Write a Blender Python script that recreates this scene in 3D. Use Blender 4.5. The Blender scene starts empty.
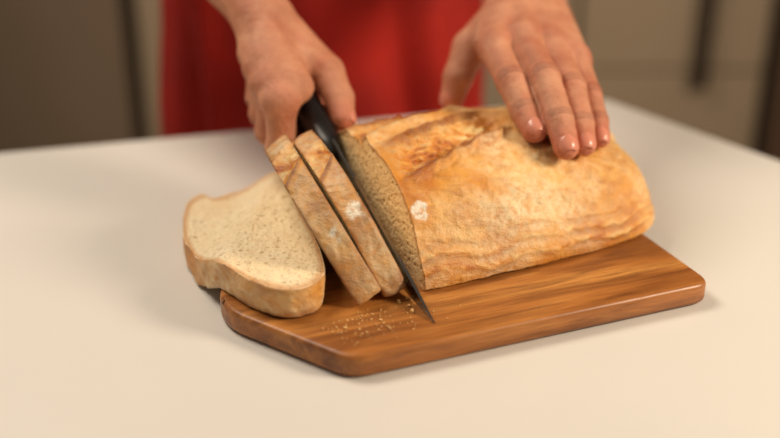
import bpy, bmesh, math, random
import numpy as np
from mathutils import Vector as V, Matrix, noise as mn
random.seed(3); np.random.seed(3)
TZ=0.75   # table-top height; everything below is modelled with the table top at z=0 then lifted
scene=bpy.context.scene
scene.view_settings.view_transform='Standard'
scene.view_settings.look='None'
scene.view_settings.exposure=0.0

def srgb(r,g,b):
    f=lambda c:(c/255/12.92) if c/255<=0.04045 else ((c/255+0.055)/1.055)**2.4
    return (f(r),f(g),f(b),1)

# ---------------------------------------------------------------- node helpers
class NT:
    def __init__(s,name):
        s.m=bpy.data.materials.new(name); s.m.use_nodes=True
        s.t=s.m.node_tree; s.n=s.t.nodes; s.l=s.t.links
        s.b=s.n['Principled BSDF']
    def new(s,t,**k):
        x=s.n.new(t)
        for a,b in k.items(): setattr(x,a,b)
        return x
    def coord(s,scale=(1,1,1),rot=(0,0,0)):
        c=s.new('ShaderNodeTexCoord'); m=s.new('ShaderNodeMapping')
        m.inputs['Scale'].default_value=scale; m.inputs['Rotation'].default_value=rot
        s.l.new(c.outputs['Object'],m.inputs[0]); return m.outputs[0]
    def noise(s,vec,scale,detail=4,rough=.55,dist=0):
        x=s.new('ShaderNodeTexNoise'); x.inputs['Scale'].default_value=scale
        x.inputs['Detail'].default_value=detail; x.inputs['Roughness'].default_value=rough
        x.inputs['Distortion'].default_value=dist
        s.l.new(vec,x.inputs['Vector']); return x.outputs[0]
    def voronoi(s,vec,scale,feature='F1'):
        x=s.new('ShaderNodeTexVoronoi',feature=feature); x.inputs['Scale'].default_value=scale
        s.l.new(vec,x.inputs['Vector']); return x.outputs['Distance']
    def ramp(s,fac,stops):
        x=s.new('ShaderNodeValToRGB'); e=x.color_ramp.elements
        e[0].position=stops[0][0]; e[0].color=stops[0][1]
        e[1].position=stops[-1][0]; e[1].color=stops[-1][1]
        for p,c in stops[1:-1]:
            q=e.new(p); q.color=c
        s.l.new(fac,x.inputs[0]); return x.outputs[0]
    def mix(s,fac,a,b,mode='MIX'):
        x=s.new('ShaderNodeMix',data_type='RGBA',blend_type=mode)
        for sock,val in ((x.inputs[0],fac),(x.inputs[6],a),(x.inputs[7],b)):
            if hasattr(val,'links'): s.l.new(val,sock)
            else: sock.default_value=val
        return x.outputs[2]
    def math(s,op,a,b=0.0):
        x=s.new('ShaderNodeMath',operation=op)
        for sock,val in ((x.inputs[0],a),(x.inputs[1],b)):
            if hasattr(val,'links'): s.l.new(val,sock)
            else: sock.default_value=val
        return x.outputs[0]
    def attr(s,name):
        x=s.new('ShaderNodeAttribute'); x.attribute_name=name; return x.outputs['Fac']
    def bump(s,h,strength=.3,dist=.001,nrm=None):
        x=s.new('ShaderNodeBump'); x.inputs['Strength'].default_value=strength; x.inputs['Distance'].default_value=dist
        s.l.new(h,x.inputs['Height'])
        if nrm is not None: s.l.new(nrm,x.inputs['Normal'])
        return x.outputs[0]
    def set(s,**k):
        for a,v in k.items():
            sock=s.b.inputs[a.replace('_',' ')]
            if hasattr(v,'links'): s.l.new(v,sock)
            else: sock.default_value=v
        return s.m
G=lambda v:(v,v,v,1)
def simple(name,col,rough=.5,metal=0,nscale=20,var=.06):
    k=NT(name); c=k.coord(); n=k.noise(c,nscale)
    a=tuple(x*(1-var) for x in col[:3])+(1,); b=tuple(min(1,x*(1+var)) for x in col[:3])+(1,)
    k.set(Base_Color=k.ramp(n,[(.3,a),(.7,b)]),Roughness=rough,Metallic=metal)
    return k.m

# ---- crust
def crust_mat():
    k=NT('bread_crust'); c=k.coord(); cs=k.coord((.45,1,1.3),(0,0,math.radians(-26)))
    n1=k.noise(c,24,4,.55); n2=k.noise(c,190,6,.6); n3=k.noise(c,15,4,.55); n4=k.noise(c,700,4,.6); n5=k.noise(cs,85,6,.6,.6)
    base=k.ramp(n1,[(.32,srgb(200,120,38)),(.5,srgb(224,156,68)),(.68,srgb(236,180,98))])
    base=k.mix(k.ramp(n5,[(.50,G(0)),(.72,G(.6))]),base,srgb(174,90,20))
    fl=k.math('MULTIPLY',k.ramp(n3,[(.38,G(0)),(.62,G(1))]),k.ramp(n2,[(.34,G(.2)),(.58,G(.85))]))
    base=k.mix(fl,base,srgb(250,226,178))
    base=k.mix(k.attr('score'),base,k.ramp(n5,[(.36,srgb(184,98,26)),(.5,srgb(230,160,72)),(.64,srgb(252,220,152))]))
    br=k.math('MULTIPLY',k.attr('brown'),k.ramp(n2,[(.3,G(.6)),(.6,G(1))]))
    base=k.mix(br,base,srgb(128,56,10))
    f2=k.math('MULTIPLY',k.attr('flour'),k.ramp(n2,[(.38,G(.2)),(.52,G(1))]))
    base=k.mix(f2,base,srgb(242,230,210))
    h=k.math('ADD',k.math('MULTIPLY',n2,.45),k.math('MULTIPLY',n4,.22))
    h=k.math('ADD',h,k.math('MULTIPLY',n5,1.15))
    return k.set(Base_Color=base,Roughness=.42,Normal=k.bump(h,.75,.0027),Specular_IOR_Level=.5)
def crumb_mat(name,lo,hi):
    k=NT(name); c=k.coord()
    n1=k.noise(c,30,4); v2=k.voronoi(c,320); v3=k.voronoi(c,140); n2=k.noise(c,420,4,.6)
    base=k.ramp(n1,[(.3,lo),(.7,hi)])
    dark=tuple(x*y for x,y in zip(lo[:3],(.68,.56,.42)))+(1,)
    pit=k.math('MULTIPLY',k.ramp(v2,[(.08,G(1)),(.34,G(0))]),.5)
    base=k.mix(pit,base,dark)
    pit2=k.math('MULTIPLY',k.ramp(v3,[(.14,G(1)),(.28,G(0))]),.6)
    base=k.mix(pit2,base,dark)
    base=k.mix(k.ramp(n2,[(.50,G(0)),(.78,G(.5))]),base,tuple(x*y for x,y in zip(lo[:3],(.82,.74,.62)))+(1,))
    base=k.mix(k.attr('rim'),base,srgb(200,134,66))
    h=k.math('ADD',k.math('MULTIPLY',n2,1.0),k.math('MULTIPLY',k.ramp(v2,[(.05,G(0)),(.38,G(1))]),.9))
    h=k.math('ADD',h,k.math('MULTIPLY',k.ramp(v3,[(.10,G(0)),(.30,G(1))]),1.2))
    return k.set(Base_Color=base,Roughness=.8,Normal=k.bump(h,.5,.0016),Subsurface_Weight=.10,Subsurface_Radius=(.004,.003,.002),Subsurface_Scale=.5)
CRUST=crust_mat(); CRUMB=crumb_mat('bread_crumb',srgb(238,214,172),srgb(246,228,192)); CRUMB2=crumb_mat('bread_crumb_shade_tan',srgb(238,198,140),srgb(244,210,156))  # second crumb: tan of the loaf's shaded cut face put into the colour
def wood_mat():
    k=NT('acacia_wood'); c=k.coord((3,34,34)); c2=k.coord((1.2,9,9))
    n1=k.noise(c,3.2,6,.62,.6); n2=k.noise(c2,2.6,4,.5,1.2); f=k.noise(k.coord((14,300,300)),3,3,.6)
    base=k.ramp(n2,[(.28,srgb(124,68,26)),(.5,srgb(176,110,50)),(.72,srgb(210,146,74))])
    base=k.mix(k.ramp(n1,[(.44,G(0)),(.62,G(.6))]),base,srgb(98,50,18))
    base=k.mix(k.ramp(f,[(.48,G(0)),(.72,G(.4))]),base,srgb(78,40,14))
    return k.set(Base_Color=base,Roughness=.36,Normal=k.bump(f,.15,.001),Specular_IOR_Level=.5)
def skin_mat():
    k=NT('skin'); c=k.coord(); n1=k.noise(c,38,5,.65); n2=k.noise(c,1100,3,.6); n3=k.noise(c,260,5,.65); n4=k.noise(c,90,3,.5)
    base=k.ramp(n1,[(.32,srgb(182,114,84)),(.68,srgb(214,152,118))])
    base=k.mix(k.ramp(n4,[(.5,G(0)),(.75,G(.4))]),base,srgb(190,100,76))
    base=k.mix(k.attr('red'),base,srgb(198,100,76))
    base=k.mix(k.attr('crease'),base,srgb(118,58,40))
    h=k.math('ADD',k.math('MULTIPLY',n2,.35),k.math('ADD',n3,k.math('MULTIPLY',n4,1.0)))
    return k.set(Base_Color=base,Roughness=.48,Subsurface_Weight=.06,Subsurface_Radius=(.008,.003,.002),Subsurface_Scale=.4,Normal=k.bump(h,.6,.0024),Specular_IOR_Level=.42)
SKIN=skin_mat(); NAIL=simple('fingernail',srgb(212,136,112),.28)
WOOD=wood_mat()
TABLEM=simple('white_tabletop',srgb(222,217,210),.38,0,6,.015)
STEEL=simple('knife_steel',srgb(150,144,136),.2,1,40,.05)
BLACK=simple('black_handle_plastic',srgb(20,19,20),.38)
def cloth(name,col):
    k=NT(name); c=k.coord(); n=k.noise(c,9,4); w=k.noise(c,900,2)
    a=tuple(x*.65 for x in col[:3])+(1,)
    return k.set(Base_Color=k.ramp(n,[(.3,a),(.7,col)]),Roughness=.85,Normal=k.bump(w,.2,.001))
RED=cloth('red_apron_cotton',srgb(180,24,4)); SHIRT=cloth('dark_red_shirt',srgb(120,16,12)); DENIM=cloth('dark_trousers',srgb(40,42,52))

# ---------------------------------------------------------------- mesh helpers
def mkobj(name,verts,faces,mats,smooth=True,parent=None,fm=None,attrs=None):
    me=bpy.data.meshes.new(name); me.from_pydata([tuple(map(float,v)) for v in verts],[],faces)
    for m in (mats if isinstance(mats,(list,tuple)) else [mats]): me.materials.append(m)
    if fm is not None: me.polygons.foreach_set('material_index',fm)
    me.polygons.foreach_set('use_smooth',[smooth]*len(me.polygons))
    if attrs:
        for a,vals in attrs.items():
            at=me.attributes.new(a,'FLOAT','POINT'); at.data.foreach_set('value',np.array(vals,dtype=np.float32))
    me.update(); o=bpy.data.objects.new(name,me); scene.collection.objects.link(o)
    if parent: o.parent=parent
    return o
def empty(name):
    o=bpy.data.objects.new(name,None); scene.collection.objects.link(o); o.empty_display_size=.05; return o
def recalc(o):
    bm=bmesh.new(); bm.from_mesh(o.data); bmesh.ops.recalc_face_normals(bm,faces=bm.faces); bm.to_mesh(o.data); bm.free()
def box(name,lo,hi,mat,bev=.002,parent=None):
    bm=bmesh.new(); bmesh.ops.create_cube(bm,size=1)
    for v in bm.verts:
        v.co=V([(lo[i]+hi[i])/2+v.co[i]*(hi[i]-lo[i]) for i in range(3)])
    if bev>0: bmesh.ops.bevel(bm,geom=bm.edges[:],offset=bev,segments=3,affect='EDGES',profile=.5)
    me=bpy.data.meshes.new(name); bm.to_mesh(me); bm.free(); me.materials.append(mat)
    o=bpy.data.objects.new(name,me); scene.collection.objects.link(o)
    if parent: o.parent=parent
    return o
def prism(name,poly,z0,z1,mat,corner=0.0,bev=.003,parent=None):
    pts=[V((p[0],p[1])) for p in poly]; out=[]
    n=len(pts)
    for i,p in enumerate(pts):
        if corner>0:
            a=(pts[i-1]-p).normalized(); b=(pts[(i+1)%n]-p).normalized()
            A=p+a*corner; B=p+b*corner
            for s in range(9):
                t=s/8; out.append(A*(1-t)**2+p*2*t*(1-t)+B*t*t)
        else: out.append(p)
    bm=bmesh.new(); vs=[bm.verts.new((p.x,p.y,z0)) for p in out]; f=bm.faces.new(vs)
    r=bmesh.ops.extrude_face_region(bm,geom=[f])
    for v in r['geom']:
        if isinstance(v,bmesh.types.BMVert): v.co.z=z1
    bmesh.ops.recalc_face_normals(bm,faces=bm.faces)
    es=[e for e in bm.edges if abs(e.verts[0].co.z-e.verts[1].co.z)<1e-6]
    bmesh.ops.bevel(bm,geom=es,offset=bev,segments=4,affect='EDGES',profile=.5)
    me=bpy.data.meshes.new(name); bm.to_mesh(me); bm.free(); me.materials.append(mat)
    for p in me.polygons: p.use_smooth=abs(p.normal.z)<.98
    o=bpy.data.objects.new(name,me); scene.collection.objects.link(o)
    if parent: o.parent=parent
    return o
def catmull(pts,per=12,closed=True):
    P=[np.array(p,float) for p in pts]; n=len(P); out=[]
    for i in range(n if closed else n-1):
        g=lambda j:P[j%n] if closed else P[min(max(j,0),n-1)]
        p0,p1,p2,p3=g(i-1),g(i),g(i+1),g(i+2)
        for s in range(per):
            t=s/per
            out.append(.5*((2*p1)+(-p0+p2)*t+(2*p0-5*p1+4*p2-p3)*t*t+(-p0+3*p1-3*p2+p3)*t**3))
    if not closed: out.append(P[-1])
    return np.array(out)
def resample(pts,m,closed=True):
    p=np.vstack([pts,pts[:1]]) if closed else pts
    d=np.r_[0,np.cumsum(np.linalg.norm(np.diff(p,axis=0),axis=1))]
    s=np.linspace(0,d[-1],m,endpoint=not closed)
    return np.stack([np.interp(s,d,p[:,k]) for k in range(p.shape[1])],1)
def nz(x,y,z,s): return mn.noise(V((x*s,y*s,z*s)))

# ================================================================= ROOM
FLOORM=simple('floor_tile',srgb(110,94,80),.5,0,4,.1)
WALLM=simple('painted_wall',srgb(150,140,126),.8,0,4,.04)
box('floor',(-3,-2,-.80),(3,3.0,-.75),FLOORM,0)
box('wall_back',(-3,2.72,-.75),(3,2.82,1.9),WALLM,0)
CABL=simple('taupe_cabinet_lacquer',srgb(132,112,92),.5,0,5,.03)
CABR=simple('cream_cabinet_lacquer',srgb(178,156,130),.45,0,5,.03)
CABB=simple('brown_cabinet_lacquer',srgb(96,72,54),.5,0,5,.03)
CABD=simple('cabinet_gap_dark',srgb(60,50,42),.7)
BAR=simple('brushed_handle_metal',srgb(96,86,76),.4,1)
WORK=simple('worktop_stone',srgb(90,80,72),.4)
def cabinet(name,x0,x1,mat,doors,y=2.05):
    e=empty(name)
    box('carcass',(x0,y+.02,-.65),(x1,y+.58,.11),CABD,.002,e)
    box('plinth',(x0,y+.07,-.75),(x1,y+.5,-.65),CABD,0,e)
    box('worktop',(x0-.0,y-.02,.11),(x1+.0,y+.6,.15),WORK,.004,e)
    for i,(a,b,z0,z1,hx,hz) in enumerate(doors):
        box('door_panel_%d'%i,(a+.003,y,z0+.003),(b-.003,y+.02,z1-.003),mat,.002,e)
        if hx is not None:
            box('handle_%d'%i,(hx-.012,y-.035,hz[0]),(hx+.012,y-.02,hz[1]),BAR,.004,e)
            for zz in hz: 
                zc=zz+(.02 if zz==hz[0] else -.02)
                box('handle_post_%d_%d'%(i,int(zz*1000)),(hx-.006,y-.022,zc-.006),(hx+.006,y+.001,zc+.006),BAR,.001,e)
    return e
cabinet('tall_cabinet',-1.5,-.50,CABL,[(-1.5,-1.0,-.64,.10,None,None),(-1.0,-.50,-.64,.10,None,None)],1.98)
cabinet('kitchen_cabinet',-.49,.36,CABR,[(-.49,-.06,-.64,.10,None,None),(-.06,.36,-.64,.10,None,None)],2.05)
cabinet('drawer_cabinet',.365,.735,CABR,[(.365,.735,-.26,.10,.605,(-.29,.06)),(.365,.735,-.64,-.26,None,None)],2.05)
cabinet('side_cabinet',.742,1.7,CABB,[(.742,1.2,-.64,.10,None,None),(1.2,1.7,-.64,.10,None,None)],2.0)

# ================================================================= TABLE
tbl=empty('dining_table')
poly=[(-.95,.80),(.232,1.113),(.80,.331),(.55,-.30),(-.95,-.30)]
prism('tabletop',poly,-.032,0,TABLEM,.012,.004,tbl)
for i,(x,y) in enumerate([(-.86,.70),(.20,1.01),(.66,.30),(.46,-.2),(-.86,-.2)]):
    box('leg_%d'%(i+1),(x-.025,y-.025,-.75),(x+.025,y+.025,-.031),TABLEM,.004,tbl)

# ================================================================= BOARD
BZ=.017
ang=math.radians(21.7)
bd=prism('cutting_board',[(0,0),(.268,0),(.268,.2),(0,.2),(-.056,.115),(-.056,.087)],.0008,BZ,WOOD,.014,.0035)
bd.rotation_euler=(0,0,ang); bd.location=(-.024,.565,0)

# ================================================================= BREAD
A=math.radians(26); E=V((math.cos(A),math.sin(A),0)); N=V((-math.sin(A),math.cos(A),0)); Z=V((0,0,1))
F=V((.024,.648,BZ))
SN_,SZ_=1.12,1.08
prof_pts=[(.006,0),(.001,.004),(.003,.013),(.011,.027),(.021,.045),(.040,.061),(.070,.071),(.100,.072),(.127,.064),(.146,.046),(.153,.024),(.150,.007),(.142,0),(.108,0),(.075,0),(.04,0)]
prof_pts=[(a*SN_,b*SZ_) for a,b in prof_pts]
PROF=resample(catmull(prof_pts,14),240)
PC=np.array([.078*SN_,.026*SZ_])

def slab(name,outline,thick,fn,ring=26,flour_at=(),parent=None,seed=0,fluff=.0006,scored=False):
    """outline (M,2) ; fn(a,b,w)->world ; w in 0..thick"""
    M=len(outline); c=outline.mean(0); verts=[];faces=[];fm=[];att={'rim':[],'brown':[],'flour':[],'score':[]}
    def add(p,w,rim,brown,fl,sc=0):
        verts.append(fn(p[0],p[1],w)); att['rim'].append(rim); att['brown'].append(brown); att['flour'].append(fl); att['score'].append(sc)
        return len(verts)-1
    SN=15; side=[]
    for k in range(SN+1):
        w=thick*k/SN; row=[]
        u=2*k/SN-1
        s0=1-.014*abs(u)**5
        for j in range(M):
            p=outline[j]; d=p-c; L=np.linalg.norm(d)
            dn=.0014*nz(p[0]+seed,p[1],w,70)+.0009*nz(p[0]+seed,p[1],w,240)
            fl=0
            for (fa,fb,fw,fr) in flour_at:
                dd=math.sqrt((p[0]-fa)**2+(p[1]-fb)**2+(w-fw)**2)
                fl=max(fl,max(0,min(1,(fr-dd+.005*nz(p[0]+seed,p[1],w,170))/.002)))
            br=(.30 if scored else .08)+.45*abs(u)**8+.7*max(0,nz(p[0]+seed,p[1],w,55)); sc=0
            if scored and p[1]>.03:
                for ln,wd in ((.060,.030),(.118,.03)):
                    l2=ln+.9*w+.004*nz(seed,w,p[1],60)
                    q=(p[0]-l2)/wd
                    if 0<q<1:
                        s_=math.sin(math.pi*q**.7); dn-=.0020*s_; sc=max(sc,min(1,1.5*s_)); dn+=.0014*nz(p[0],p[1],w+seed,260); br*=.5
                    lp=math.exp(-((p[0]-l2+.002)/.0035)**2); dn+=.0020*lp; br=max(br,.95*lp)
            q=c+d*s0+d/L*dn
            row.append(add(q,w,0,min(1,br),fl,sc))
        side.append(row)
    for k in range(SN):
        for j in range(M):
            faces.append((side[k][j],side[k][(j+1)%M],side[k+1][(j+1)%M],side[k+1][j])); fm.append(0)
    for w0,edge,sg in ((0,side[0],-1),(thick,side[-1],1)):
        prev=edge
        base=[np.array(outline[j]) for j in range(M)]
        for r in range(1,ring):
            s=1-(r/ring)
            if r==1: s=1-.022
            row=[]
            for j in range(M):
                p=c+(base[j]-c)*s*.99
                rim=max(0,1-(1-s)*10) if s>.9 else 0
                w=w0+sg*(fluff*nz(p[0]+seed,p[1],w0*9,260)+fluff*.7*nz(p[0]+seed,p[1],3,600)) - sg*fluff*.6
                row.append(add(p,w,rim,0,0))
            for j in range(M):
                faces.append((prev[j],prev[(j+1)%M],row[(j+1)%M],row[j])); fm.append(1)
            prev=row
        ci=add(c,w0,0,0,0)
        for j in range(M): faces.append((prev[j],prev[(j+1)%M],ci)); fm.append(1)
    o=mkobj(name,verts,faces,[CRUST,CRUMB],True,parent,fm,att); recalc(o)
    return o
def upright(origin,tilt,yaw=0):
    t=math.radians(tilt); a=A+math.radians(yaw); e=V((math.cos(a),math.sin(a),0)); n=V((-math.sin(a),math.cos(a),0))
    up=Z*math.cos(t)-e*math.sin(t); th=e*math.cos(t)+Z*math.sin(t)
    return lambda x,y,w: origin+n*x+up*y+th*w
slab('bread_slice',PROF*[1.0,1.05],.0195,upright(V((-.0260,.6225,BZ+.0008))+E*.0060,27,-9),flour_at=[(.024,.044,.012,.0074)],seed=1,scored=True)
slab('bread_slice',PROF*[1.0,1.04],.0175,upright(V((-.0062,.6330,BZ+.0008))+E*.0045,22,-6.5),flour_at=[(.030,.055,.010,.0064)],seed=5,scored=True)
# lying slice (world outline of top face)
lo=[(-.043,.640),(-.047,.619),(-.063,.609),(-.083,.617),(-.102,.634),(-.131,.672),(-.152,.718),(-.1600,.758),(-.161,.786),(-.153,.802),(-.141,.794),(-.126,.806),(-.098,.820),(-.079,.795),(-.067,.735),(-.052,.685)]
LO=resample(catmull(lo,14),240)
def lie(x,y,w):
    xe=-.110+.17*max(0,y-.654); q=max(0,min(1,(xe-x)/.040)); t=q*q*(3-2*q)
    zb=(BZ+.0008)*(1-t)+.0015*t
    c=LO.mean(0); s=1-.02*(1-w/.022)
    return V((c[0]+(x-c[0])*s,c[1]+(y-c[1])*s,zb+w))
slab('bread_slice',LO,.0225,lie,ring=40,seed=11,fluff=.0011)

# loaf
def loaf():
    L=.226; NS=250; M=360; prof=resample(catmull(prof_pts,20),M)
    verts=[];faces=[];fm=[];att={'rim':[],'brown':[],'flour':[],'score':[]}
    ts=[]
    for i in range(NS):
        u=i/(NS-1); ts.append(L*(1-(1-u)**1.35) if u>0 else 0)
    rows=[]
    for t in ts:
        x=max(0,(t-.12)/(L-.12)); g=max(.0,1-x**3.7)**.45
        bu=math.sin(min(1,t/.16)*math.pi); dr=max(0,min(1,(t-.09)/.13)); dr=dr*dr*(3-2*dr)
        row=[]
        for j in range(M):
            n,z=prof[j]; d=np.array([n,z])-PC; Ln=np.linalg.norm(d)
            zz=z*(g**.8)*(1+.02*bu)*(1-.13*dr); nn=PC[0]+(n-PC[0])*(.25+.75*g)*(1+.03*bu)
            top=min(1,max(0,(z-.01)/.02))
            dn=.0018*nz(t,n,z,24)+.0011*nz(t,n+4,z,75)+.0006*nz(t,n,z+7,220)
            sc=0;br=0
            if z>.03:
              for (k,n0,sl,t0,t1,wd,dep) in ((0,.042,.34,.0,.115,.036,.0072),(1,.098,.34,-.02,.11,.032,.0066),(2,.044,.36,.11,.23,.026,.0040)):
                if t0<t<t1:
                    ln=n0+sl*(t if k<2 else t-.10)+.004*nz(t,n0,0,60)+.0015*nz(t,n0,5,200)
                    q=(n-ln)/wd
                    env=max(0,min(1,(t-t0)/.025,(t1-t)/.02))
                    if 0<q<1:
                        prf=math.sin(math.pi*q**.55)
                        dn-=dep*prf*env
                        dn+=(.0042*nz(t*1.0,n*2.4,z,110)+.0018*nz(t,n,z,300))*env
                        sc=max(sc,env*min(1,prf*1.6))
                    lip=math.exp(-((n-ln+.003)/.0034)**2)*env
                    dn+=.0050*lip; br=max(br,1.0*math.exp(-((n-ln)/.0034)**2)*env)
                    lip2=math.exp(-((n-ln-wd)/.004)**2)*env; dn+=.0028*lip2; br=max(br,.85*lip2)
            # splits along lower side
            if n<.08 and z<.036:
                for zc0,am in ((.009,1.0),(.018,.8),(.026,.5)):
                    zc=zc0+.007*nz(t,zc0,0,26)+.002*nz(t,zc0,3,110)
                    q=math.exp(-((z-zc)/.0020)**2)*max(0,min(1,.5+1.8*nz(t,zc0,8,34)))*am
                    dn-=.0026*q; br=max(br,.55*q)
                    q2=math.exp(-((z-zc-.0035)/.0028)**2)*am; sc=max(sc,.8*q2); dn+=.0008*q2
            br=max(br,.25*max(0,nz(t,n,z+3,35)))
            if z<.0015: br=max(br,.7)
            dd=math.sqrt((t-.010)**2+(n-.026)**2+(z-.050)**2)
            fl=max(0,min(1,(.0072-dd+.005*nz(t,n,z,170))/.002))
            if z<.0005: dn=min(dn,0)*.2
            P=F+E*t+N*(nn+d[0]/Ln*dn*(.4+.6*top))+Z*max(0,zz+d[1]/Ln*dn)
            row.append(len(verts)); verts.append(P)
            att['rim'].append(0);att['brown'].append(br);att['flour'].append(fl);att['score'].append(sc)
        rows.append(row)
    for i in range(NS-1):
        for j in range(M):
            faces.append((rows[i][j],rows[i][(j+1)%M],rows[i+1][(j+1)%M],rows[i+1][j])); fm.append(0)
    ci=len(verts); verts.append(sum((verts[k] for k in rows[-1]),V((0,0,0)))/M)
    for a in att: att[a].append(0)
    for j in range(M): faces.append((rows[-1][j],rows[-1][(j+1)%M],ci)); fm.append(0)
    prev=rows[0]; c=F+N*PC[0]+Z*.035
    for r in range(1,30):
        s=1-r/30 if r>1 else .985
        row=[]
        for j in range(M):
            p=c+(verts[rows[0][j]]-c)*s
            p=p+E*(.0006*nz(p.x,p.y,p.z,260)+.0006)
            row.append(len(verts)); verts.append(p)
            att['rim'].append(max(0,1-(1-s)*14));att['brown'].append(0);att['flour'].append(0);att['score'].append(0)
        for j in range(M):
            faces.append((prev[j],prev[(j+1)%M],row[(j+1)%M],row[j])); fm.append(1)
        prev=row
    ci=len(verts); verts.append(c+E*.0005)
    for a in att: att[a].append(0)
    for j in range(M): faces.append((prev[j],prev[(j+1)%M],ci)); fm.append(1)
    o=mkobj('bread_loaf',verts,faces,[CRUST,CRUMB2],True,None,fm,att); recalc(o)
loaf()

# crumbs
def crumbs():
    bm=bmesh.new(); rnd=random.Random(8)
    def blob(x,y,z,r):
        res=bmesh.ops.create_icosphere(bm,subdivisions=1,radius=r)
        sx,sy,sz=[rnd.uniform(.6,1.4) for _ in range(3)]
        for v in res['verts']:
            v.co=V((v.co.x*sx+rnd.uniform(-.2,.2)*r,v.co.y*sy+rnd.uniform(-.2,.2)*r,max(-r*.6,v.co.z*sz)))+V((x,y,z+r*.62))
    n=0
    while n<120:
        x=rnd.gauss(-.022,.026); y=.602+.45*(x+.020)+rnd.gauss(0,.018)
        if y>.625+.48*(x+.02) or y<.576+.40*(x+.024)+max(0,-(x+.024))*1.6: continue
        blob(x,y,BZ,abs(rnd.gauss(.0001,.0003))+.0003); n+=1
    for i in range(12):
        blob(rnd.gauss(.016,.006),rnd.gauss(.632,.007),BZ,rnd.uniform(.0005,.0016))
    me=bpy.data.meshes.new('bread_crumbs'); bm.to_mesh(me); bm.free(); me.materials.append(simple('crumb_bits',srgb(230,182,118),.8,0,300,.3))
    o=bpy.data.objects.new('bread_crumbs',me); scene.collection.objects.link(o)
crumbs()

# ================================================================= KNIFE
kn=empty('bread_knife')
TIP=F-N*.0390-E*.0133; TIP.z=BZ+.0006
ka=math.radians(22); kyaw=math.radians(1.0)
N2=(N*math.cos(kyaw)+E*math.sin(kyaw)).normalized(); E2=(E*math.cos(kyaw)-N*math.sin(kyaw)).normalized()
KD=N2*math.cos(ka)+Z*math.sin(ka); KU=-N2*math.sin(ka)+Z*math.cos(ka)   # along spine, up from edge
def kp(l,w,s): return TIP+KD*l-KU*w+E2*s
def blade():
    st=[(0,0.0003,0.0),(.006,.0035,.0006),(.02,.0085,.0004),(.04,.0150,.0),(.07,.021,0),(.11,.026,0),(.15,.028,0),(.183,.029,0)]
    P=resample(catmull(st,8,False),60,False)
    verts=[];faces=[]
    K=6
    for l,w,s in P:
        tk=.0011*min(1,.3+l/.04)
        ring=[]
        for side in (1,-1):
            for q in (range(K) if side>0 else reversed(range(K))):
                f=q/(K-1); th=tk*(1-f**2*.97)
                ring.append(kp(l,s+(w-s)*f,side*th))
        verts+=ring
    R=2*K
    for i in range(len(P)-1):
        for j in range(R):
            faces.append((i*R+j,i*R+(j+1)%R,(i+1)*R+(j+1)%R,(i+1)*R+j))
    faces.append(tuple(range(R))); faces.append(tuple((len(P)-1)*R+j for j in range(R)))
    o=mkobj('blade',verts,faces,STEEL,False,kn); recalc(o)
blade()
def handle():
    st=[(.176,.018,.006,.013),(.186,.0155,.0095,.0135),(.20,.0145,.0115,.0125),(.225,.0135,.0115,.0125),(.255,.0135,.012,.0135),(.285,.0135,.0115,.0125),(.303,.0145,.012,.0140),(.312,.016,.009,.011),(.314,.016,.004,.006)]
    P=resample(catmull(st,8,False),50,False); verts=[];faces=[];R=24
    for l,w,a,b in P:
        for j in range(R):
            th=2*math.pi*j/R; cx=math.copysign(abs(math.cos(th))**.8,math.cos(th)); sy=math.copysign(abs(math.sin(th))**.8,math.sin(th))
            verts.append(kp(l,w+b*sy,a*cx))
    for i in range(len(P)-1):
        for j in range(R): faces.append((i*R+j,i*R+(j+1)%R,(i+1)*R+(j+1)%R,(i+1)*R+j))
    faces.append(tuple(range(R))); faces.append(tuple((len(P)-1)*R+j for j in range(R)))
    o=mkobj('handle',verts,faces,BLACK,True,kn); recalc(o)
handle()

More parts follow.
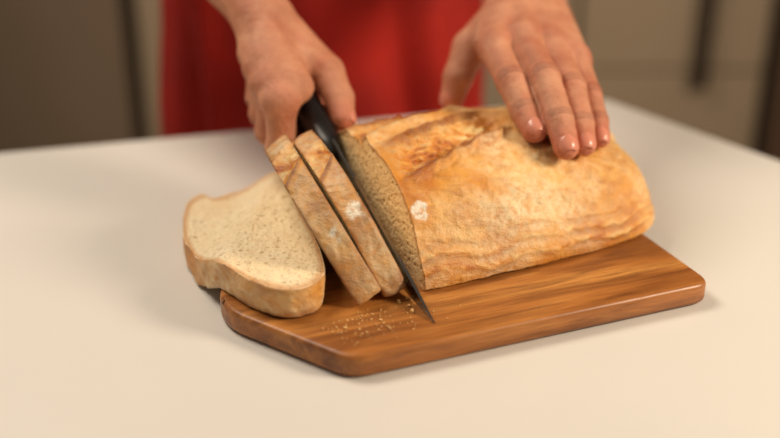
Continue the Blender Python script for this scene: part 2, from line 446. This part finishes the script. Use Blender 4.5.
# ================================================================= SDF BODIES
def sd(P,pr):
    a,b,ra,rb=pr; a=np.array(a,float); b=np.array(b,float); ba=b-a
    h=np.clip(((P-a)@ba)/max(ba@ba,1e-12),0,1)
    return np.linalg.norm(P-a-h[:,None]*ba,axis=1)-(ra+(rb-ra)*h)
def smin(a,b,k):
    h=np.maximum(k-np.abs(a-b),0)/k
    return np.minimum(a,b)-h*h*k*.25
def grp(P,prs,k):
    d=sd(P,prs[0])
    for p in prs[1:]: d=smin(d,sd(P,p),k)
    return d
SPH=[]
for _i in range(90):
    _y=1-2*(_i+.5)/90; _r=math.sqrt(1-_y*_y); _a=_i*2.399963
    SPH.append(V((_r*math.cos(_a),_y,_r*math.sin(_a))))
def sdf_mesh(name,core,kcore,limbs,klimb,kj,voxel,mat,parent,extra=None,attrf=None):
    def f(P):
        d=grp(P,core,kcore)
        if limbs:
            dl=grp(P,limbs[0],klimb)
            for l in limbs[1:]: dl=smin(dl,grp(P,l,klimb),.0008)
            d=smin(d,dl,kj)
        if extra: d=extra(P,d)
        return d
    AV=[];AF=[]
    for pr in core+[q for l in limbs for q in l]:
        a,b,ra,rb=pr; bm=bmesh.new()
        for c,r in ((a,ra),(b,rb)):
            for s in SPH: bm.verts.new(V(c)+s*r)
        bmesh.ops.convex_hull(bm,input=bm.verts[:])
        bm.verts.index_update(); o0=len(AV)
        AV+= [tuple(v.co) for v in bm.verts]; AF+=[tuple(o0+v.index for v in fc.verts) for fc in bm.faces]
        bm.free()
    me=bpy.data.meshes.new('tmp'); me.from_pydata(AV,[],AF); me.update()
    bm=bmesh.new(); bm.from_mesh(me); bmesh.ops.delete(bm,geom=[v for v in bm.verts if not v.link_faces],context='VERTS'); bmesh.ops.recalc_face_normals(bm,faces=bm.faces); bm.to_mesh(me); bm.free()
    o=bpy.data.objects.new('tmp',me); scene.collection.objects.link(o)
    md=o.modifiers.new('r','REMESH'); md.mode='VOXEL'; md.voxel_size=voxel
    dg=bpy.context.evaluated_depsgraph_get(); m2=bpy.data.meshes.new_from_object(o.evaluated_get(dg))
    bpy.data.objects.remove(o); 
    n=len(m2.vertices); P=np.zeros(n*3); m2.vertices.foreach_get('co',P); P=P.reshape(-1,3)
    h=voxel*.4
    ed=np.zeros(len(m2.edges)*2,dtype=np.int64); m2.edges.foreach_get('vertices',ed); ed=ed.reshape(-1,2)
    cnt=np.zeros(n); np.add.at(cnt,ed[:,0],1); np.add.at(cnt,ed[:,1],1); cnt=np.maximum(cnt,1)
    for it in range(7):
        d=f(P); g=np.stack([f(P+np.eye(3)[k]*h)-f(P-np.eye(3)[k]*h) for k in range(3)],1)/(2*h)
        gl=np.linalg.norm(g,axis=1,keepdims=True); g=g/np.maximum(gl,.3)
        P=P-np.clip(d,-voxel*1.5,voxel*1.5)[:,None]*g
        if it<5:
            acc=np.zeros_like(P); np.add.at(acc,ed[:,0],P[ed[:,1]]); np.add.at(acc,ed[:,1],P[ed[:,0]])
            P=P*.5+.5*acc/cnt[:,None]
    m2.vertices.foreach_set('co',P.ravel()); m2.materials.clear(); m2.materials.append(mat)
    m2.polygons.foreach_set('use_smooth',[True]*len(m2.polygons))
    if attrf:
        for a,vals in attrf(P).items():
            at=m2.attributes.new(a,'FLOAT','POINT'); at.data.foreach_set('value',vals.astype(np.float32))
    m2.update(); o=bpy.data.objects.new(name,m2); scene.collection.objects.link(o)
    if parent: o.parent=parent
    return o

person=empty('person')
def nail(a,b,r,dorsal,name):
    a=V(a);b=V(b); s=(b-a).normalized(); dn=V(dorsal); dn=(dn-s*dn.dot(s)).normalized(); sd_=s.cross(dn)
    verts=[];faces=[];NU=12;NVv=12
    for i in range(NU+1):
        u=i/NU; 
        for j in range(NVv+1):
            v=j/NVv*2-1
            ln=-.0050+.0118*u
            wd=(1-.25*max(0,(u-.75)/.25)**2)*(1-.35*max(0,(.25-u)/.25)**2)
            ph=v*1.0
            rr=r*1.02-.0022*max(0,(u-.45)/.55)**2*.8
            verts.append(b+s*ln+sd_*(math.sin(ph)*rr*wd*.9)+dn*(math.cos(ph)*rr+ .0001))
    W=NVv+1
    for i in range(NU):
        for j in range(NVv): faces.append((i*W+j,i*W+j+1,(i+1)*W+j+1,(i+1)*W+j))
    o=mkobj(name,verts,faces,NAIL,True,person)
    m=o.modifiers.new('s','SOLIDIFY'); m.thickness=.0006; m.offset=0
def chain(js,rs): return [(js[i],js[i+1],rs[i],rs[i+1]) for i in range(len(js)-1)]
def hand(name,wrist,fingers,frad,thumb,trad,elbow,shoulder,palm_extra,dorsal,thumb_dorsal):
    core=[]
    W=V(wrist)
    ax=(V(fingers[0][0])-V(fingers[3][0])).normalized()
    off=[.016,.006,-.005,-.015]
    for i,fj in enumerate(fingers):
        core.append((tuple(W+ax*off[i]),fj[0],.0165,frad[i][0]*1.08))
    core.append((tuple(W+ax*.012),tuple(W-ax*.012),.020,.019))
    core+=palm_extra
    fw=(V(elbow)-W)
    core.append((tuple(W+ax*.010),tuple(W+fw*.35+ax*.010),.0205,.029)); core.append((tuple(W-ax*.011),tuple(W+fw*.35-ax*.012),.0195,.029))
    core.append((tuple(W+fw*.35),tuple(W+fw*.7),.038,.044)); core.append((tuple(W+fw*.7),elbow,.044,.040)); core.append((elbow,shoulder,.042,.052))
    limbs=[chain(fj,fr) for fj,fr in zip(fingers,frad)]+[chain(thumb,trad)]
    cre=[]
    for fj in fingers:
        for k,(sp,am) in ((1,(.0030,1)),(2,(.0022,.8))):
            s=(V(fj[k+1])-V(fj[k-1])).normalized(); cre.append((np.array(fj[k]),np.array(s),sp,am))
    dn=np.array(V(dorsal).normalized())
    tend=[]
    for i,fj in enumerate(fingers):
        a=np.array(W+ax*off[i]*.7)+dn*.016; b=np.array(fj[0])+dn*frad[i][0]*1.0; tend.append((a+(b-a)*.25,b))
    def crease(P):
        c=np.zeros(len(P))
        for j,s,sp,am in cre:
            r=P-j; t=r@s; dist=np.linalg.norm(r,axis=1); dd=(r@dn)/np.maximum(dist,1e-6)
            m=np.clip((dd-.1)*2,0,1)*np.clip((.017-dist)/.003,0,1)*am
            for o_ in (-sp,0,sp): c=np.maximum(c,m*np.exp(-((t-o_)/.0007)**2))
        return c
    def knuck(P):
        c=np.zeros(len(P))
        for fj,fr in zip(fingers,frad):
            for k,a_ in ((0,.0028),(1,.0014)):
                q=np.array(fj[k])+dn*fr[k]; c+=a_*np.exp(-(np.linalg.norm(P-q,axis=1)/.008)**2)
        for a,b in tend:
            dist=sd(P,(a,b,0,0)); c+=.0016*np.exp(-(dist/.0042)**2)
        return c
    def extra(P,d): return d+.0007*crease(P)-knuck(P)
    def attrf(P):
        red=np.zeros(len(P))
        for fj in fingers:
            red=np.maximum(red,.75*np.clip(1-np.linalg.norm(P-np.array(fj[-1]),axis=1)/.02,0,1))
            for k,rr in ((1,.015),(0,.018),(2,.010)): red=np.maximum(red,.6*np.clip(1-np.linalg.norm(P-np.array(fj[k]),axis=1)/rr,0,1))
        red=np.maximum(red,.6*np.clip(1-np.linalg.norm(P-np.array(thumb[-1]),axis=1)/.02,0,1))
        return {'red':red,'crease':crease(P)*.6}
    sdf_mesh(name,core,.010,limbs,.003,.006,.0014,SKIN,person,extra,attrf)
    for i,(fj,fr) in enumerate(zip(fingers,frad)): nail(fj[-2],fj[-1],fr[-1],dorsal,name+'_nail_%d'%(i+1))
    nail(thumb[-2],thumb[-1],trad[-1],thumb_dorsal,name+'_nail_thumb')

# person's left hand (right of picture): pressing on the loaf
fl=[[(.083,.836,.135),(.0915,.787,.123),(.1000,.766,.107),(.1060,.7485,.0975)],
    [(.106,.843,.139),(.1165,.785,.126),(.1235,.750,.106),(.1275,.7325,.0910)],
    [(.128,.840,.135),(.1375,.788,.118),(.1415,.760,.0995),(.1430,.745,.0880)],
    [(.147,.832,.126),(.1530,.796,.109),(.1570,.777,.0950),(.1580,.764,.0860)]]
fr=[[.0125,.0114,.0104,.0092],[.0128,.0116,.0107,.0095],[.0122,.0108,.0099,.0088],[.0112,.0096,.0086,.0077]]
th=[(.096,.905,.143),(.066,.868,.126),(.0560,.855,.105),(.0510,.850,.088)]
tr=[.018,.0145,.0122,.0100]
hand('left_arm',(.117,.925,.152),fl,fr,th,tr,(.165,1.13,.30),(.105,1.22,.56),
     [((.105,.90,.138),(.09,.86,.124),.019,.015),((.135,.90,.138),(.145,.85,.116),.017,.014)],(0,-.35,1),(-.5,-.3,.8))
# person's right hand (left of picture): gripping the handle
H0=kp(.183,.0135,0); h=KD; S=V((-.899,-.439,0)); U=KU
def hp(t,s,u): return tuple(H0+h*t+S*s+U*u)
fin=[]
for i,t in enumerate([.030,.051,.0715,.090]):
    k=[1,1.04,1.0,.92][i]
    fin.append([hp(t+.012,.028*k,.022*k),hp(t-.002,.029*k,-.014*k),hp(t-.002,.004,-.0235*k),hp(t+.002,-.0175,-.012)])
fr2=[[.0122,.0110,.0098,.0086],[.0125,.0112,.0100,.0088],[.0118,.0106,.0094,.0084],[.0108,.0096,.0085,.0076]]
th2=[hp(.112,-.004,.022),hp(.070,-.021,.019),hp(.044,-.0225,.013),hp(.025,-.019,.009)]
tr2=[.018,.0140,.0115,.0094]
hand('right_arm',hp(.140,.012,.034),fin,fr2,th2,tr2,(-.28,1.09,.28),(-.255,1.22,.56),
     [(hp(.118,.0,.024),hp(.080,-.008,.025),.018,.014),(hp(.050,.012,.026),hp(.100,.016,.028),.013,.014)],tuple(S),tuple(-S+U*.3))

# body
cx=-.075
body=[((cx-.05,1.225,.14),(cx+.05,1.225,.14),.09,.09),((cx-.065,1.235,.0),(cx+.065,1.235,.0),.095,.095),((cx-.075,1.225,.38),(cx+.075,1.225,.38),.100,.100),
 ((cx-.05,1.225,.14),(cx-.075,1.225,.38),.09,.10),((cx+.05,1.225,.14),(cx+.075,1.225,.38),.09,.10),
 ((cx-.15,1.22,.55),(cx+.15,1.22,.55),.06,.06),((cx,1.22,.38),(cx,1.22,.60),.10,.055),
 ((cx-.07,1.235,.0),(cx-.08,1.225,-.30),.088,.062),((cx+.07,1.235,.0),(cx+.08,1.225,-.30),.088,.062),
 ((cx-.08,1.225,-.30),(cx-.10,1.25,-.68),.06,.040),((cx+.08,1.225,-.30),(cx+.10,1.25,-.68),.06,.040),
 ((cx-.15,1.22,.55),(-.268,1.15,.42),.062,.058),((cx+.15,1.22,.55),(.135,1.175,.42),.062,.058)]
bo=sdf_mesh('clothed_body',body,.04,[],.01,.02,.009,SHIRT,person)
bo.data.materials.append(DENIM)
for p in bo.data.polygons:
    if p.center.z<-.12: p.material_index=1
for i,x in enumerate((cx-.10,cx+.10)):
    sdf_mesh('shoe_%d'%(i+1),[((x,1.28,-.715),(x,1.20,-.718),.034,.031),((x,1.20,-.718),(x,1.12,-.722),.031,.027)],.02,[],.01,.02,.006,BLACK,person)
# head
hz=.78
head=[((cx,1.205,hz+.03),(cx,1.185,hz-.01),.083,.072),((cx,1.175,hz-.05),(cx,1.16,hz-.085),.052,.030),((cx,1.22,.58),(cx,1.205,hz-.05),.052,.048),
 ((cx,1.110,hz-.005),(cx,1.094,hz-.032),.009,.012),((cx-.022,1.122,hz+.012),(cx+.022,1.122,hz+.012),.012,.012),((cx-.016,1.113,hz-.062),(cx+.016,1.113,hz-.062),.008,.008),
 ((cx-.078,1.20,hz+.012),(cx-.076,1.195,hz-.025),.012,.008),((cx+.078,1.20,hz+.012),(cx+.076,1.195,hz-.025),.012,.008)]
sdf_mesh('head',head,.014,[],.01,.01,.004,SKIN,person)
HAIR=simple('brown_hair',srgb(70,44,28),.6,0,80,.3); EYE=simple('eye_white',srgb(235,230,222),.2); IRIS=simple('eye_iris',srgb(70,48,30),.2); LIP=simple('lips',srgb(176,92,84),.45)
sdf_mesh('hair',[((cx,1.225,hz+.045),(cx,1.225,hz+.01),.088,.086),((cx-.05,1.24,hz+.0),(cx-.055,1.25,hz-.12),.045,.03),((cx+.05,1.24,hz+.0),(cx+.055,1.25,hz-.12),.045,.03),((cx,1.27,hz-.02),(cx,1.27,hz-.13),.05,.035)],.02,[],.01,.01,.005,HAIR,person)
for sx in (-1,1):
    sdf_mesh('eye_%d'%(1 if sx<0 else 2),[((cx+sx*.031,1.127,hz+.002),(cx+sx*.031,1.1271,hz+.002),.0125,.0125)],.01,[],.01,.01,.003,EYE,person)
    sdf_mesh('iris_%d'%(1 if sx<0 else 2),[((cx+sx*.031,1.119,hz+.001),(cx+sx*.031,1.1191,hz+.001),.006,.006)],.01,[],.01,.01,.0015,IRIS,person)
sdf_mesh('mouth',[((cx-.022,1.110,hz-.060),(cx,1.103,hz-.059),.003,.005),((cx,1.103,hz-.059),(cx+.022,1.110,hz-.060),.005,.003)],.004,[],.01,.01,.0015,LIP,person)
# apron wrapped round the front
def apron():
    verts=[];faces=[];NA=140;NZ=90
    for i in range(NZ+1):
        z=-.42+i/NZ*.86
        rx=.178+.03*max(0,(.05-z))/.4; ry=.128+.02*max(0,-z)
        am=1.75 if z<.16 else max(.62,1.75-1.13*min(1,(z-.16)/.16)**.7)
        for j in range(NA+1):
            a=(j/NA*2-1)*am
            low=min(1,max(0,(.26-z)/.3))
            fold=.010*low*math.sin(a*8+z*5+.8*math.sin(z*9))+.005*math.sin(a*17+1.3+z*11)*low
            fold+=.008*nz(a,z,0,3)
            verts.append((cx+math.sin(a)*(rx+fold),1.222-math.cos(a)*(ry+fold),z))
    W=NA+1
    for i in range(NZ):
        for j in range(NA): faces.append((i*W+j,i*W+j+1,(i+1)*W+j+1,(i+1)*W+j))
    o=mkobj('red_apron',verts,faces,RED,True,person); m=o.modifiers.new('s','SOLIDIFY'); m.thickness=.002
apron()

# ================================================================= LIGHT / WORLD / CAMERA
w=bpy.data.worlds.new('World'); scene.world=w; w.use_nodes=True
w.node_tree.nodes['Background'].inputs[0].default_value=(1.0,.87,.73,1); w.node_tree.nodes['Background'].inputs[1].default_value=.18
def area(name,loc,tgt,size,power,col):
    l=bpy.data.lights.new(name,'AREA'); l.shape='RECTANGLE'; l.size=size[0]; l.size_y=size[1]; l.energy=power; l.color=col
    o=bpy.data.objects.new(name,l); scene.collection.objects.link(o); o.location=loc
    o.rotation_euler=(V(tgt)-V(loc)).to_track_quat('-Z','Y').to_euler(); return o
area('window_light',(1.12,.38,.70),(.0,.72,.03),(.35,.35),17,(1,.84,.64))
area('added_fill_light',(-.60,1.00,1.10),(-.05,.72,0),(.5,.5),12,(1,.88,.72))  # added fill from upper left, stands for no known ceiling lamp
cam=bpy.data.cameras.new('Camera'); co=bpy.data.objects.new('Camera',cam); scene.collection.objects.link(co)
cam.lens=50; cam.sensor_width=36; cam.clip_start=.01
co.location=(0,0,.375); co.rotation_euler=(math.radians(65),0,0)
cam.dof.use_dof=True; cam.dof.focus_distance=.742; cam.dof.aperture_fstop=2.0
scene.camera=co
for o in scene.objects:
    if o.parent is None: o.location.z+=TZ
